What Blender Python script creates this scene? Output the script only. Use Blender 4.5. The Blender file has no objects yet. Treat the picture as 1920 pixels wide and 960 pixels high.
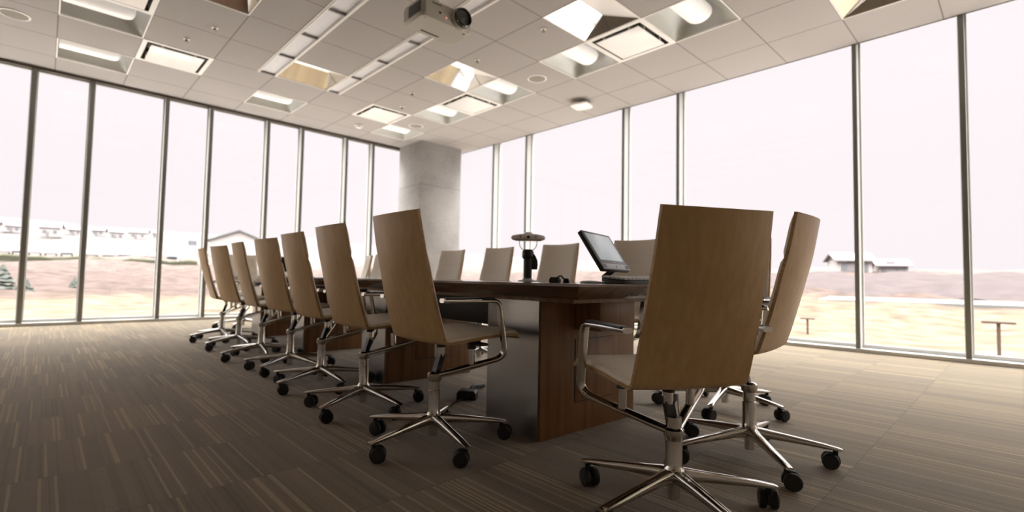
import bpy, bmesh, math, random
from mathutils import Vector, Matrix
random.seed(7)
sc = bpy.context.scene
COL = sc.collection
PI = math.pi
# ------------------------------------------------------------------ measured place
CAM_H = 0.76
YAW, PITCH, ROLL, FPX = 0.8066, 0.0470, 0.0182, 915.63
CZ = 3.575                      # ceiling height
WX, DY = 6.72, 9.34             # inner line of the two glass walls
BX, BY = -8.4, -5.0             # solid walls behind the camera
TILE, GX, GY = 0.7507, -0.0076, 0.5064
TH = 0.049                      # the table stands turned by a few degrees
cT, sT = math.cos(TH), math.sin(TH)
def fur(a, b, z=0.0):           # table directions (a across, b along) to room directions
    return Vector((a*cT + b*sT, -a*sT + b*cT, z))

# ------------------------------------------------------------------ camera
cy, sy, cp, sp = math.cos(YAW), math.sin(YAW), math.cos(PITCH), math.sin(PITCH)
fwd = Vector((cp*cy, cp*sy, sp)); right = Vector((sy, -cy, 0)); up = right.cross(fwd)
r2 = right*math.cos(ROLL) + up*math.sin(ROLL); u2 = up*math.cos(ROLL) - right*math.sin(ROLL)
cam = bpy.data.cameras.new('camera'); cam.sensor_width = 36.0; cam.lens = FPX/1920*36
cam.clip_end = 5000
camo = bpy.data.objects.new('camera', cam); COL.objects.link(camo)
camo.matrix_world = Matrix(((r2.x, u2.x, -fwd.x, 0), (r2.y, u2.y, -fwd.y, 0), (r2.z, u2.z, -fwd.z, CAM_H), (0, 0, 0, 1)))
cam.dof.use_dof = True; cam.dof.focus_distance = 1.75; cam.dof.aperture_fstop = 2.0
sc.camera = camo

# ------------------------------------------------------------------ materials
class NT:
    def __init__(s, name):
        s.m = bpy.data.materials.new(name); s.m.use_nodes = True
        s.t = s.m.node_tree; s.t.nodes.clear()
        s.out = s.n('ShaderNodeOutputMaterial')
    def n(s, typ, **kw):
        nd = s.t.nodes.new(typ)
        for k, v in kw.items(): setattr(nd, k, v)
        return nd
    def l(s, a, b): s.t.links.new(a, b)
    def math(s, op, a, b=None, c=None):
        nd = s.n('ShaderNodeMath', operation=op)
        for i, v in enumerate((a, b, c)):
            if v is None: continue
            if isinstance(v, (int, float)): nd.inputs[i].default_value = v
            else: s.l(v, nd.inputs[i])
        return nd.outputs[0]
    def mix(s, f, a, b):
        nd = s.n('ShaderNodeMix', data_type='RGBA')
        for i, v in ((0, f), (6, a), (7, b)):
            if isinstance(v, (int, float)): nd.inputs[i].default_value = v
            elif isinstance(v, tuple): nd.inputs[i].default_value = (*v, 1)
            else: s.l(v, nd.inputs[i])
        return nd.outputs[2]
    def bsdf(s, rough=0.5, metal=0.0, spec=0.5):
        b = s.n('ShaderNodeBsdfPrincipled')
        b.inputs['Roughness'].default_value = rough; b.inputs['Metallic'].default_value = metal
        b.inputs['Specular IOR Level'].default_value = spec
        s.l(b.outputs[0], s.out.inputs[0]); return b
def put(b, key, v):
    b.inputs[key].default_value = (*v, 1) if isinstance(v, tuple) else v
def plain(name, col, rough=0.5, metal=0.0, spec=0.5, var=0.06, scale=30, bump=0.0):
    t = NT(name); b = t.bsdf(rough, metal, spec)
    tc = t.n('ShaderNodeTexCoord'); nz = t.n('ShaderNodeTexNoise'); nz.inputs['Scale'].default_value = scale
    nz.inputs['Detail'].default_value = 4
    t.l(tc.outputs['Object'], nz.inputs['Vector'])
    c = t.mix(nz.outputs[0], tuple(x*(1-var) for x in col), tuple(min(1, x*(1+var)) for x in col))
    t.l(c, b.inputs['Base Color'])
    if bump:
        bp = t.n('ShaderNodeBump'); bp.inputs['Strength'].default_value = bump; bp.inputs['Distance'].default_value = 0.002
        t.l(nz.outputs[0], bp.inputs['Height']); t.l(bp.outputs[0], b.inputs['Normal'])
    return t.m
def wood(name, c1, c2, rough, scale=(45, 45, 1.6), spec=0.4):
    t = NT(name); b = t.bsdf(rough, 0, spec)
    tc = t.n('ShaderNodeTexCoord'); mp = t.n('ShaderNodeMapping'); mp.inputs['Scale'].default_value = scale
    t.l(tc.outputs['Object'], mp.inputs[0])
    nz = t.n('ShaderNodeTexNoise'); nz.inputs['Scale'].default_value = 1; nz.inputs['Detail'].default_value = 5; nz.inputs['Distortion'].default_value = 0.6
    t.l(mp.outputs[0], nz.inputs['Vector'])
    mp2 = t.n('ShaderNodeMapping'); mp2.inputs['Scale'].default_value = tuple(x*6 for x in scale)
    t.l(tc.outputs['Object'], mp2.inputs[0])
    nf = t.n('ShaderNodeTexNoise'); nf.inputs['Scale'].default_value = 1; nf.inputs['Detail'].default_value = 2
    t.l(mp2.outputs[0], nf.inputs['Vector'])
    f = t.math('MULTIPLY_ADD', nf.outputs[0], 0.45, t.math('MULTIPLY_ADD', nz.outputs[0], 1.5, -0.5))
    cl = t.n('ShaderNodeClamp'); t.l(f, cl.inputs[0])
    t.l(t.mix(cl.outputs[0], c1, c2), b.inputs['Base Color'])
    return t.m
M = {}
M['oak'] = wood('oak_veneer', (0.58, 0.375, 0.175), (0.76, 0.53, 0.285), 0.38)
M['ply_edge'] = wood('plywood_edge', (0.34, 0.20, 0.09), (0.62, 0.42, 0.22), 0.5, (8, 8, 160))
M['walnut'] = wood('walnut_veneer', (0.15, 0.072, 0.030), (0.34, 0.175, 0.072), 0.35, (26, 26, 1.2))
M['walnut_top'] = wood('walnut_table_top', (0.11, 0.066, 0.042), (0.20, 0.12, 0.075), 0.16, (18, 1.0, 18), 0.5)
M['leather'] = plain('cream_leather', (0.90, 0.835, 0.725), 0.42, 0, 0.5, 0.04, 60, 0.15)
M['chrome'] = plain('polished_aluminium', (0.70, 0.68, 0.65), 0.09, 1.0, 0.5, 0.01)
M['steel'] = plain('brushed_steel', (0.42, 0.41, 0.39), 0.30, 1.0, 0.5, 0.04, 12)
M['black'] = plain('black_plastic', (0.018, 0.017, 0.016), 0.42, 0, 0.5, 0.05)
M['rubber'] = plain('black_rubber', (0.022, 0.021, 0.020), 0.55, 0, 0.4, 0.05)
M['mullion'] = plain('grey_aluminium_frame', (0.66, 0.66, 0.65), 0.4, 0.1, 0.5, 0.02)  # light tone stands in for skylit mullion sides; sills share it
M['cap'] = plain('shaded_mullion_face', (0.20, 0.205, 0.20), 0.4, 0.2, 0.5, 0.02)  # room-side face coloured darker, its shade put into the material
M['head'] = plain('dark_bronze_head', (0.10, 0.085, 0.07), 0.5, 0.2, 0.5, 0.02)
M['white_metal'] = plain('white_painted_metal', (0.78, 0.76, 0.73), 0.4, 0, 0.5, 0.02)
M['plate'] = plain('white_vent_plate', (0.86, 0.84, 0.83), 0.28, 0, 0.6, 0.01)
M['grey_metal'] = plain('grey_painted_metal', (0.52, 0.53, 0.51), 0.35, 0.1, 0.5, 0.02)
M['slot'] = plain('grey_translucent_strip', (0.62, 0.61, 0.64), 0.4, 0, 0.5, 0.02)
M['strip_div'] = plain('grey_strip_divider', (0.22, 0.21, 0.20), 0.5, 0.2, 0.4, 0.02)
M['vent_inner'] = plain('dark_vent_inner', (0.12, 0.105, 0.09), 0.5, 0.1, 0.4, 0.02)
M['mirror'] = plain('satin_mirror_reflector', (0.90, 0.88, 0.85), 0.07, 1.0, 0.5, 0.01)
M['dark_reflector'] = plain('dim_end_reflector', (0.30, 0.27, 0.23), 0.25, 0.6, 0.5, 0.02)
M['grille'] = plain('speaker_grille_cloth', (0.27, 0.25, 0.22), 0.8, 0, 0.2, 0.10, 300)
M['wall'] = plain('warm_grey_paint', (0.78, 0.72, 0.62), 0.8, 0, 0.2, 0.02)
M['proj'] = plain('grey_projector_plastic', (0.45, 0.43, 0.39), 0.5, 0, 0.4, 0.02)
M['lens'] = plain('dark_lens_glass', (0.02, 0.02, 0.02), 0.08, 0, 0.8, 0.02)
M['grey_plastic'] = plain('silver_grey_plastic', (0.42, 0.43, 0.45), 0.4, 0.1, 0.5, 0.02)
M['key'] = plain('pale_grey_keys', (0.70, 0.70, 0.70), 0.4, 0, 0.5, 0.02)
M['brass'] = plain('dark_sprinkler_metal', (0.16, 0.13, 0.10), 0.35, 0.7, 0.5, 0.02)

def emis(name, col, strength, base=(0.8, 0.8, 0.8), rough=0.4):
    t = NT(name); b = t.bsdf(rough)
    put(b, 'Base Color', base); put(b, 'Emission Color', col); put(b, 'Emission Strength', strength); return t.m
M['diffuser'] = emis('lit_opal_diffuser', (1.0, 0.93, 0.92), 0.22, (0.85, 0.83, 0.81))
M['screen'] = emis('monitor_screen', (0.62, 0.66, 0.67), 0.36, (0.05, 0.05, 0.055), 0.25)
M['led'] = emis('red_status_light', (1.0, 0.25, 0.15), 0.9)

def concrete(name):
    t = NT(name); b = t.bsdf(0.75, 0, 0.3)
    tc = t.n('ShaderNodeTexCoord'); a = t.n('ShaderNodeTexNoise'); a.inputs['Scale'].default_value = 1.6; a.inputs['Detail'].default_value = 8
    t.l(tc.outputs['Object'], a.inputs['Vector'])
    d = t.n('ShaderNodeTexNoise'); d.inputs['Scale'].default_value = 26; d.inputs['Detail'].default_value = 6; t.l(tc.outputs['Object'], d.inputs['Vector'])
    f = t.math('ADD', t.math('MULTIPLY', a.outputs[0], 0.6), t.math('MULTIPLY', d.outputs[0], 0.4))
    cr = t.n('ShaderNodeValToRGB'); t.l(f, cr.inputs[0])
    cr.color_ramp.elements[0].position = 0.36; cr.color_ramp.elements[0].color = (0.30, 0.289, 0.284, 1)
    cr.color_ramp.elements[1].position = 0.64; cr.color_ramp.elements[1].color = (0.45, 0.437, 0.43, 1)
    vo = t.n('ShaderNodeTexVoronoi'); vo.inputs['Scale'].default_value = 3.3; t.l(tc.outputs['Object'], vo.inputs['Vector'])
    hole = t.math('LESS_THAN', vo.outputs['Distance'], 0.035)
    sep = t.n('ShaderNodeSeparateXYZ'); t.l(tc.outputs['Object'], sep.inputs[0])
    wob = t.math('MULTIPLY_ADD', a.outputs[0], 0.10, sep.outputs[2])
    joint = t.math('LESS_THAN', t.math('ABSOLUTE', t.math('SUBTRACT', wob, 2.72)), 0.006)
    dk = t.math('MULTIPLY', t.math('MAXIMUM', hole, joint), 0.5)
    t.l(t.mix(dk, cr.outputs[0], (0.13, 0.12, 0.11)), b.inputs['Base Color'])
    bp = t.n('ShaderNodeBump'); bp.inputs['Strength'].default_value = 0.2; bp.inputs['Distance'].default_value = 0.01
    t.l(f, bp.inputs['Height']); t.l(bp.outputs[0], b.inputs['Normal'])
    return t.m
M['concrete'] = concrete('cast_concrete')

def carpet():
    t = NT('striped_carpet_tiles'); b = t.bsdf(0.85, 0, 0.25)
    put(b, 'Sheen Weight', 0.5); put(b, 'Sheen Roughness', 0.45); put(b, 'Sheen Tint', (1.0, 0.94, 0.86))
    tc = t.n('ShaderNodeTexCoord'); sp_ = t.n('ShaderNodeSeparateXYZ'); t.l(tc.outputs['Object'], sp_.inputs[0])
    x, y = sp_.outputs[0], sp_.outputs[1]
    ys = t.math('DIVIDE', y, 0.5); row = t.math('FLOOR', ys)
    def wn(a, bb, seed=0.0):
        c = t.n('ShaderNodeCombineXYZ'); w = t.n('ShaderNodeTexWhiteNoise', noise_dimensions='3D')
        for i, v in enumerate((a, bb, seed)):
            if isinstance(v, (int, float)): c.inputs[i].default_value = v
            else: t.l(v, c.inputs[i])
        t.l(c.outputs[0], w.inputs['Vector']); return w.outputs['Value']
    xo = t.math('MULTIPLY_ADD', wn(row, 0.5), 0.5, x)
    xs = t.math('DIVIDE', xo, 0.5); colm = t.math('FLOOR', xs)
    tr = wn(colm, row, 3.5)
    thin = wn(t.math('FLOOR', t.math('DIVIDE', xo, 0.0085)), row, 7.5)
    band = wn(t.math('FLOOR', t.math('DIVIDE', xo, 0.030)), row, 11.5)
    wide = wn(t.math('FLOOR', t.math('DIVIDE', xo, 0.125)), row, 13.5)
    line = t.math('GREATER_THAN', thin, t.math('MULTIPLY_ADD', t.math('POWER', wide, 2.0), -0.19, 0.965))
    dline = t.math('LESS_THAN', thin, 0.16)
    v = t.math('MULTIPLY_ADD', wide, 0.16, t.math('MULTIPLY_ADD', band, 0.26, t.math('MULTIPLY_ADD', tr, 0.18, 0.54)))
    v = t.math('MULTIPLY_ADD', line, 0.85, v)
    v = t.math('MULTIPLY_ADD', dline, -0.22, v)
    nz = t.n('ShaderNodeTexNoise'); nz.inputs['Scale'].default_value = 160; nz.inputs['Detail'].default_value = 3
    t.l(tc.outputs['Object'], nz.inputs['Vector'])
    v = t.math('MULTIPLY', v, t.math('MULTIPLY_ADD', nz.outputs[0], 0.9, 0.55))
    fy = t.math('FRACT', ys); fx = t.math('FRACT', xs)
    seam = t.math('MAXIMUM', t.math('LESS_THAN', fy, 0.014), t.math('LESS_THAN', fx, 0.008))
    v = t.math('MULTIPLY', v, t.math('MULTIPLY_ADD', seam, -0.35, 1.0))
    c = t.n('ShaderNodeVectorMath', operation='SCALE'); c.inputs[0].default_value = (0.222, 0.166, 0.100)
    t.l(v, c.inputs['Scale']); t.l(c.outputs[0], b.inputs['Base Color'])
    bp = t.n('ShaderNodeBump'); bp.inputs['Strength'].default_value = 0.5; bp.inputs['Distance'].default_value = 0.004
    t.l(v, bp.inputs['Height']); t.l(bp.outputs[0], b.inputs['Normal'])
    return t.m
M['carpet'] = carpet()

def ceilmat():
    t = NT('mineral_ceiling_tiles'); b = t.bsdf(0.85, 0, 0.2)
    tc = t.n('ShaderNodeTexCoord'); s_ = t.n('ShaderNodeSeparateXYZ'); t.l(tc.outputs['Object'], s_.inputs[0])
    def ln(o, off):
        f = t.math('FRACT', t.math('ADD', t.math('DIVIDE', t.math('SUBTRACT', o, off), TILE), 0.5))
        return t.math('LESS_THAN', t.math('ABSOLUTE', t.math('SUBTRACT', f, 0.5)), 0.0085)
    g = t.math('MAXIMUM', ln(s_.outputs[0], GX), ln(s_.outputs[1], GY))
    nz = t.n('ShaderNodeTexNoise'); nz.inputs['Scale'].default_value = 220; t.l(tc.outputs['Object'], nz.inputs['Vector'])
    base = t.mix(nz.outputs[0], (0.35, 0.325, 0.310), (0.405, 0.379, 0.363))
    t.l(t.mix(g, base, (0.19, 0.17, 0.155)), b.inputs['Base Color'])
    return t.m
M['ceiling'] = ceilmat()

def glass():
    t = NT('clear_window_glass')
    tr = t.n('ShaderNodeBsdfTransparent'); tr.inputs[0].default_value = (0.990, 0.996, 0.992, 1)
    gl = t.n('ShaderNodeBsdfGlossy'); gl.inputs['Roughness'].default_value = 0.02
    lw = t.n('ShaderNodeLayerWeight'); lw.inputs[0].default_value = 0.5
    fr = t.math('MULTIPLY_ADD', t.math('POWER', lw.outputs['Facing'], 5.0), 0.75, 0.018)
    mx = t.n('ShaderNodeMixShader'); t.l(fr, mx.inputs[0]); t.l(tr.outputs[0], mx.inputs[1]); t.l(gl.outputs[0], mx.inputs[2])
    t.l(mx.outputs[0], t.out.inputs[0]); return t.m
M['glass'] = glass()

# ------------------------------------------------------------------ mesh builder
class MB:
    def __init__(s): s.v = []; s.f = []; s.mi = []; s.sm = []
    def add(s, vs, fs, mi=0, smooth=False):
        o = len(s.v); s.v += [Vector(v) for v in vs]
        for f in fs: s.f.append([o+i for i in f]); s.mi.append(mi); s.sm.append(smooth)
        return s
    def box(s, c, d, mi=0, rot=None, bev=0.0):
        hx, hy, hz = d[0]/2, d[1]/2, d[2]/2
        bm = bmesh.new(); bmesh.ops.create_cube(bm, size=1)
        for v in bm.verts: v.co = Vector((v.co.x*d[0], v.co.y*d[1], v.co.z*d[2]))
        if bev: bmesh.ops.bevel(bm, geom=bm.edges[:], offset=bev, segments=2, affect='EDGES', profile=0.5)
        vs = [v.co.copy() for v in bm.verts]
        for i, v in enumerate(bm.verts): v.index = i
        fs = [[v.index for v in f.verts] for f in bm.faces]; bm.free()
        c = Vector(c)
        if rot is not None: vs = [rot @ v for v in vs]
        return s.add([v+c for v in vs], fs, mi)
    def loft(s, rings, mi=0, cap=True, smooth=True, closed=True):
        n = len(rings[0]); vs = [p for r in rings for p in r]; fs = []
        for i in range(len(rings)-1):
            for j in range(n if closed else n-1):
                k = (j+1) % n; fs.append([i*n+j, i*n+k, (i+1)*n+k, (i+1)*n+j])
        s.add(vs, fs, mi, smooth)
        if cap:
            s.add(rings[0], [list(range(n))[::-1]], mi); s.add(rings[-1], [list(range(n))], mi)
        return s
    def lathe(s, prof, c=(0, 0, 0), n=24, mi=0, axis=None, cap=True, smooth=True):
        c = Vector(c); q = Vector((0, 0, 1)).rotation_difference(Vector(axis)).to_matrix() if axis is not None else Matrix.Identity(3)
        rings = [[c + q @ Vector((r*math.cos(2*PI*i/n), r*math.sin(2*PI*i/n), z)) for i in range(n)] for r, z in prof]
        return s.loft(rings, mi, cap, smooth)
    def cyl(s, p, q, r, n=16, mi=0, r2=None):
        p, q = Vector(p), Vector(q)
        return s.lathe([(r, 0), (r2 if r2 is not None else r, (q-p).length)], p, n, mi, (q-p).normalized())
    def sweep(s, path, sec, ref=(0, 1, 0), mi=0, scale=None):
        ref = Vector(ref); rings = []
        for i, p in enumerate(path):
            t = (path[min(i+1, len(path)-1)] - path[max(i-1, 0)]).normalized()
            nn = ref - t*ref.dot(t); nn.normalize(); bb = t.cross(nn)
            k = scale[i] if scale else 1.0
            rings.append([p + nn*(a*k) + bb*(b_*k) for a, b_ in sec])
        return s.loft(rings, mi)
    def build(s, name, mats, parent=None, loc=None, weld=True):
        me = bpy.data.meshes.new(name); me.from_pydata([tuple(v) for v in s.v], [], s.f)
        for m in (mats if isinstance(mats, (list, tuple)) else [mats]): me.materials.append(m)
        for p, mi, sm in zip(me.polygons, s.mi, s.sm): p.material_index = mi; p.use_smooth = sm
        bm = bmesh.new(); bm.from_mesh(me)
        if weld: bmesh.ops.remove_doubles(bm, verts=bm.verts, dist=1e-5)
        bmesh.ops.recalc_face_normals(bm, faces=bm.faces); bm.to_mesh(me); bm.free(); me.update()
        me.set_sharp_from_angle(angle=math.radians(38))
        o = bpy.data.objects.new(name, me); COL.objects.link(o)
        if parent is not None: o.parent = parent
        if loc is not None: o.location = loc
        return o
def tag(o, label=None, cat=None, group=None, kind=None):
    if label: o['label'] = label
    if cat: o['category'] = cat
    if group: o['group'] = group
    if kind: o['kind'] = kind
    return o
def empty(name, loc, rz=0.0):
    o = bpy.data.objects.new(name, None); o.empty_display_size = 0.1; COL.objects.link(o)
    o.location = loc; o.rotation_euler = (0, 0, rz); return o
def copy_tree(o, parent=None):
    c = o.copy(); COL.objects.link(c)
    if parent is not None: c.parent = parent
    for ch in list(o.children): copy_tree(ch, c)
    return c
def struct(o, label=None, cat=None): return tag(o, label, cat, None, 'structure')
def ell(w, h, n=14, p=2.6):
    out = []
    for i in range(n):
        a = 2*PI*i/n; ca, sa = math.cos(a), math.sin(a)
        out.append((w/2*math.copysign(abs(ca)**(2/p), ca), h/2*math.copysign(abs(sa)**(2/p), sa)))
    return out
def fillet(pts, rad, seg=7):
    pts = [Vector(p) for p in pts]; out = [pts[0]]
    for i in range(1, len(pts)-1):
        a, b, c = pts[i-1], pts[i], pts[i+1]
        r = rad[i-1] if isinstance(rad, (list, tuple)) else rad
        d1, d2 = (a-b), (c-b); l1 = min(r, d1.length*.48); l2 = min(r, d2.length*.48)
        p, q = b + d1.normalized()*l1, b + d2.normalized()*l2
        for k in range(seg+1):
            t = k/seg; out.append(p*(1-t)**2 + b*2*t*(1-t) + q*t*t)
    out.append(pts[-1]); return out
def catmull(P, n):
    P = [Vector(p) for p in P]; P = [P[0]*2-P[1]] + P + [P[-1]*2-P[-2]]; out = []
    for i in range(1, len(P)-2):
        for k in range(n):
            t = k/n; a, b, c, d = P[i-1], P[i], P[i+1], P[i+2]
            out.append(0.5*((2*b) + (c-a)*t + (2*a-5*b+4*c-d)*t*t + (3*b-a-3*c+d)*t**3))
    out.append(P[-2]); return out

# ------------------------------------------------------------------ room shell
struct(MB().box(((BX+WX+.22)/2, (BY+DY+.22)/2, -0.06), (WX+.22-BX, DY+.22-BY, 0.12)).build('floor', M['carpet']),
       'floor of brown striped carpet tiles', 'floor')
COFFER = [(5, 3), (5, 6), (3, 8), (1, 6), (7, 0)]
LAMP = [(6, 4), (6, 2), (6, 6), (6, 8), (6, 10), (3, 10), (0, 10), (0, 8)]
VENT = [(6, 3), (6, 7), (5, 9), (1, 9), (0, 7)]
X0 = lambda i: GX + TILE*i
Y0 = lambda j: GY + TILE*j
S1 = (2.030, 2.247); S2 = (2.995, 3.180); SY = (Y0(3), Y0(9))
holes = [(X0(i), X0(i+1), Y0(j), Y0(j+1)) for i, j in COFFER + LAMP + VENT] + [(*S1, *SY), (*S2, *SY)]
xs = sorted({BX, WX} | {h_ for q in holes for h_ in q[:2]}); ys = sorted({BY, DY} | {h_ for q in holes for h_ in q[2:]})
xs = [xs[0]] + [b for a, b in zip(xs, xs[1:]) if b-a > 1e-4]; ys = [ys[0]] + [b for a, b in zip(ys, ys[1:]) if b-a > 1e-4]
cm = MB()
for xa, xb in zip(xs, xs[1:]):
    for ya, yb in zip(ys, ys[1:]):
        mx, my = (xa+xb)/2, (ya+yb)/2
        if any(q[0] < mx < q[1] and q[2] < my < q[3] for q in holes): continue
        cm.add([(xa, ya, CZ), (xb, ya, CZ), (xb, yb, CZ), (xa, yb, CZ)], [[0, 3, 2, 1]])
struct(cm.build('ceiling', M['ceiling']), 'suspended ceiling of square pale tiles', 'ceiling')
struct(MB().box(((BX+WX)/2, (BY+DY)/2, CZ+0.75), (WX-BX+.6, DY-BY+.6, 0.1)).build('roof_slab', M['concrete']), 'slab above the ceiling void', 'roof')
struct(MB().box((BX-.06, (BY+DY)/2, 2.15), (.12, DY-BY+.6, 4.3)).build('wall_left', M['wall']), 'plain wall behind the camera', 'wall')
struct(MB().box(((BX+WX)/2, BY-.06, 2.15), (WX-BX+.6, .12, 4.3)).build('wall_front', M['wall']), 'plain wall behind the camera', 'wall')
# void closers above the glass lines
struct(MB().box((WX+.20, (BY+DY)/2, CZ+.47), (.12, DY-BY+.8, 0.72)).box(((BX+WX)/2, DY+.20, CZ+.36), (WX-BX+.8, .12, 0.72)).build('wall_back', M['head']),
       'dark band of facade above the glass', 'wall')
GD = 0.145; MW = 0.052
lx = [-8.3, -7.7, -6.8, -6.2, -5.3, -4.75, -4.15, -3.2, -2.6, -1.70, -1.09, -0.205, 0.405, 1.312, 1.925, 2.822, 3.427, 4.30, 4.88, 5.80, WX+.10]
ry = [DY+.10, 7.63, 6.665, 4.445, 3.495, 1.30, 0.378, -1.79, -2.74, -4.9]
tn = 0
def trim(mb, mat, label, cat='window frame'):
    global tn; tn += 1
    return struct(mb.build('trim_%d' % tn, mat), label, cat)
for i, x in enumerate(lx):
    trim(MB().box((x, DY+GD/2+.034, CZ/2), (MW-.004, GD+.05, CZ)).box((x, DY+GD+.005, CZ/2), (MW+.028, .03, CZ)).box((x, DY+.004, CZ/2), (MW, .012, CZ), 1, None, .002), [M['mullion'], M['cap']], 'vertical grey mullion of the long glass wall')
for i, y in enumerate(ry[1:]):
    trim(MB().box((WX+GD/2+.034, y, CZ/2+.07), (GD+.05, MW*.86-.004, CZ+.14)).box((WX+GD+.005, y, CZ/2+.07), (.03, MW+.02, CZ+.14)).box((WX+.004, y, CZ/2), (.012, MW*.86, CZ), 1, None, .002), [M['mullion'], M['cap']], 'vertical grey mullion of the wide glass wall')
trim(MB().box(((BX+WX)/2, DY+.085, .022), (WX-BX+.4, .19, .044), bev=.004).box(((BX+WX)/2, DY+GD, .06), (WX-BX+.4, .05, .05)), M['mullion'], 'grey sill along the floor of the long glass wall')
trim(MB().box((WX+.085, (BY+DY)/2, .022), (.19, DY-BY+.4, .044), bev=.004).box((WX+GD, (BY+DY)/2, .06), (.05, DY-BY+.4, .05)), M['mullion'], 'grey sill along the floor of the wide glass wall')
trim(MB().box(((BX+WX)/2, DY+.012, CZ-.012), (WX-BX+.4, .03, .06)).box(((BX+WX)/2, DY+GD, CZ-.0), (WX-BX+.4, .06, .06)), M['head'], 'dark head rail above the long glass wall')
trim(MB().box((WX+.006, (BY+DY)/2, CZ+.012), (.016, DY-BY+.4, .034)).box((WX+GD, (BY+DY)/2, CZ+.13), (.06, DY-BY+.4, .06)), M['head'], 'dark head rail above the wide glass wall')
wn_ = 0
for a, b in zip(lx, lx[1:]):
    wn_ += 1
    struct(MB().box(((a+b)/2, DY+GD+.012, CZ/2+.02), (b-a-.03, .008, CZ-.08)).build('window_%d' % wn_, M['glass']), 'clear floor to ceiling pane of the long glass wall', 'window')
for a, b in zip(ry, ry[1:]):
    wn_ += 1
    struct(MB().box((WX+GD+.012, (a+b)/2, CZ/2+.075), (.008, a-b-.03, CZ+.03)).build('window_%d' % wn_, M['glass']), 'clear floor to ceiling pane of the wide glass wall', 'window')
struct(MB().box((6.005, 8.90, CZ/2+.02), (1.02, 0.88, CZ+.04), bev=.012).build('column', M['concrete']), 'square bare concrete column by the glass corner', 'column')

# ------------------------------------------------------------------ ceiling fittings
def ring_frame(mb, x0, x1, y0, y1, w, z0, z1, mi=0):
    mb.box(((x0+x1)/2, y0+w/2, (z0+z1)/2), (x1-x0, w, z1-z0), mi); mb.box(((x0+x1)/2, y1-w/2, (z0+z1)/2), (x1-x0, w, z1-z0), mi)
    mb.box((x0+w/2, (y0+y1)/2, (z0+z1)/2), (w, y1-y0-2*w, z1-z0), mi); mb.box((x1-w/2, (y0+y1)/2, (z0+z1)/2), (w, y1-y0-2*w, z1-z0), mi)
T2 = TILE/2
def make_coffer():
    r = empty('mirrored_ceiling_coffer', (0, 0, 0)); L = T2-.008
    f = MB(); ring_frame(f, -T2, T2, -T2, T2, .012, -.004, .012); f.build('frame', M['white_metal'], r)
    ry_, rz, xr = .03, .135, .245
    P = [(-L, -L, 0), (L, -L, 0), (L, L, 0), (-L, L, 0), (-L, ry_, rz), (xr, ry_, rz)]
    def sheet(name, idx, mat):
        v = [Vector(P[i]) for i in idx]; n = len(v)
        MB().add(v + [q + Vector((0, 0, .012)) for q in v], [list(range(n)), [n+i for i in range(n)][::-1]] + [[i, (i+1) % n, n+(i+1) % n, n+i] for i in range(n)]).build(name, mat, r)
    sheet('mirror_panel', (3, 2, 5, 4), M['mirror']); sheet('white_panel', (0, 1, 5, 4), M['plate'])
    sheet('end_panel', (1, 2, 5), M['dark_reflector']); sheet('end_panel', (0, 3, 4), M['dark_reflector'])
    MB().cyl((L-.004, .02, .004), (xr+.006, ry_, rz-.004), .005, 6).build('end_seam', M['head'], r)
    return r
def make_lamp():
    r = empty('ceiling_light', (0, 0, 0)); L = T2-.004
    f = MB(); ring_frame(f, -T2, T2, -T2, T2, .014, -.004, .014); f.build('frame', M['white_metal'], r)
    g = MB(); n = 20; d = .24
    prof = [(-L + 2*L*k/n) for k in range(n+1)]
    zz = lambda y: d*(1-abs(y/L)**2.6)
    g.loft([[Vector((x, y, zz(y))) for y in prof] for x in (-L, -L+.0001, L-.12, L-.06, L)][:1] +
           [[Vector((-L+.3, y, zz(y))) for y in prof], [Vector((L-.14, y, zz(y))) for y in prof], [Vector((L-.07, y, zz(y)*.72)) for y in prof], [Vector((L, y, 0.0)) for y in prof]], 0, False, True, False)
    g.add([(-L, y, zz(y)) for y in prof] + [(-L, L, 0)], [list(range(n+1))], 0)
    g.build('reflector_tray', M['grey_metal'], r)
    t = MB(); R = .145
    rings = []
    for x, k in ((-L+.02, 1), (L-.22, 1), (L-.18, .97), (L-.15, .88), (L-.13, .72), (L-.118, .45), (L-.115, .12)):
        rings.append([Vector((x, R*k*math.cos(a), .125 + R*k*math.sin(a)*.70)) for a in [2*PI*i/20 for i in range(20)]])
    t.loft(rings); t.build('diffuser', M['diffuser'], r)
    return r
def make_vent():
    r = empty('ceiling_air_vent', (0, 0, 0))
    f = MB(); ring_frame(f, -T2, T2, -T2, T2, .05, -.006, .012); f.build('frame', M['white_metal'], r)
    g = MB(); sq = lambda w, z: [Vector((sx*w, sy_*w, z)) for sx, sy_ in ((-1, -1), (1, -1), (1, 1), (-1, 1))]
    g.loft([sq(T2-.05, .0), sq(T2-.06, .03), sq(T2-.085, .075), sq(T2-.09, .13)], 0, False, False)
    g.add(sq(T2-.09, .13), [[0, 1, 2, 3]]); g.build('cone', M['vent_inner'], r)
    MB().box((0, 0, -.016), (.57, .57, .010), bev=.004).build('plate', M['plate'], r)
    for sx in (-1, 1):
        MB().box((sx*.17, -.27, .015), (.03, .04, .07), bev=.004).build('clip', M['white_metal'], r); MB().box((-.27, sx*.17, .015), (.04, .03, .07), bev=.004).build('clip', M['white_metal'], r)
    return r
def cellpos(i, j): return Vector((X0(i)+T2, Y0(j)+T2, CZ))
def spread(proto, cells, labels, cat, group):
    for k, ((i, j), lab) in enumerate(zip(cells, labels)):
        o = proto if k == 0 else copy_tree(proto)
        o.location = cellpos(i, j); tag(o, lab, cat, group)
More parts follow.
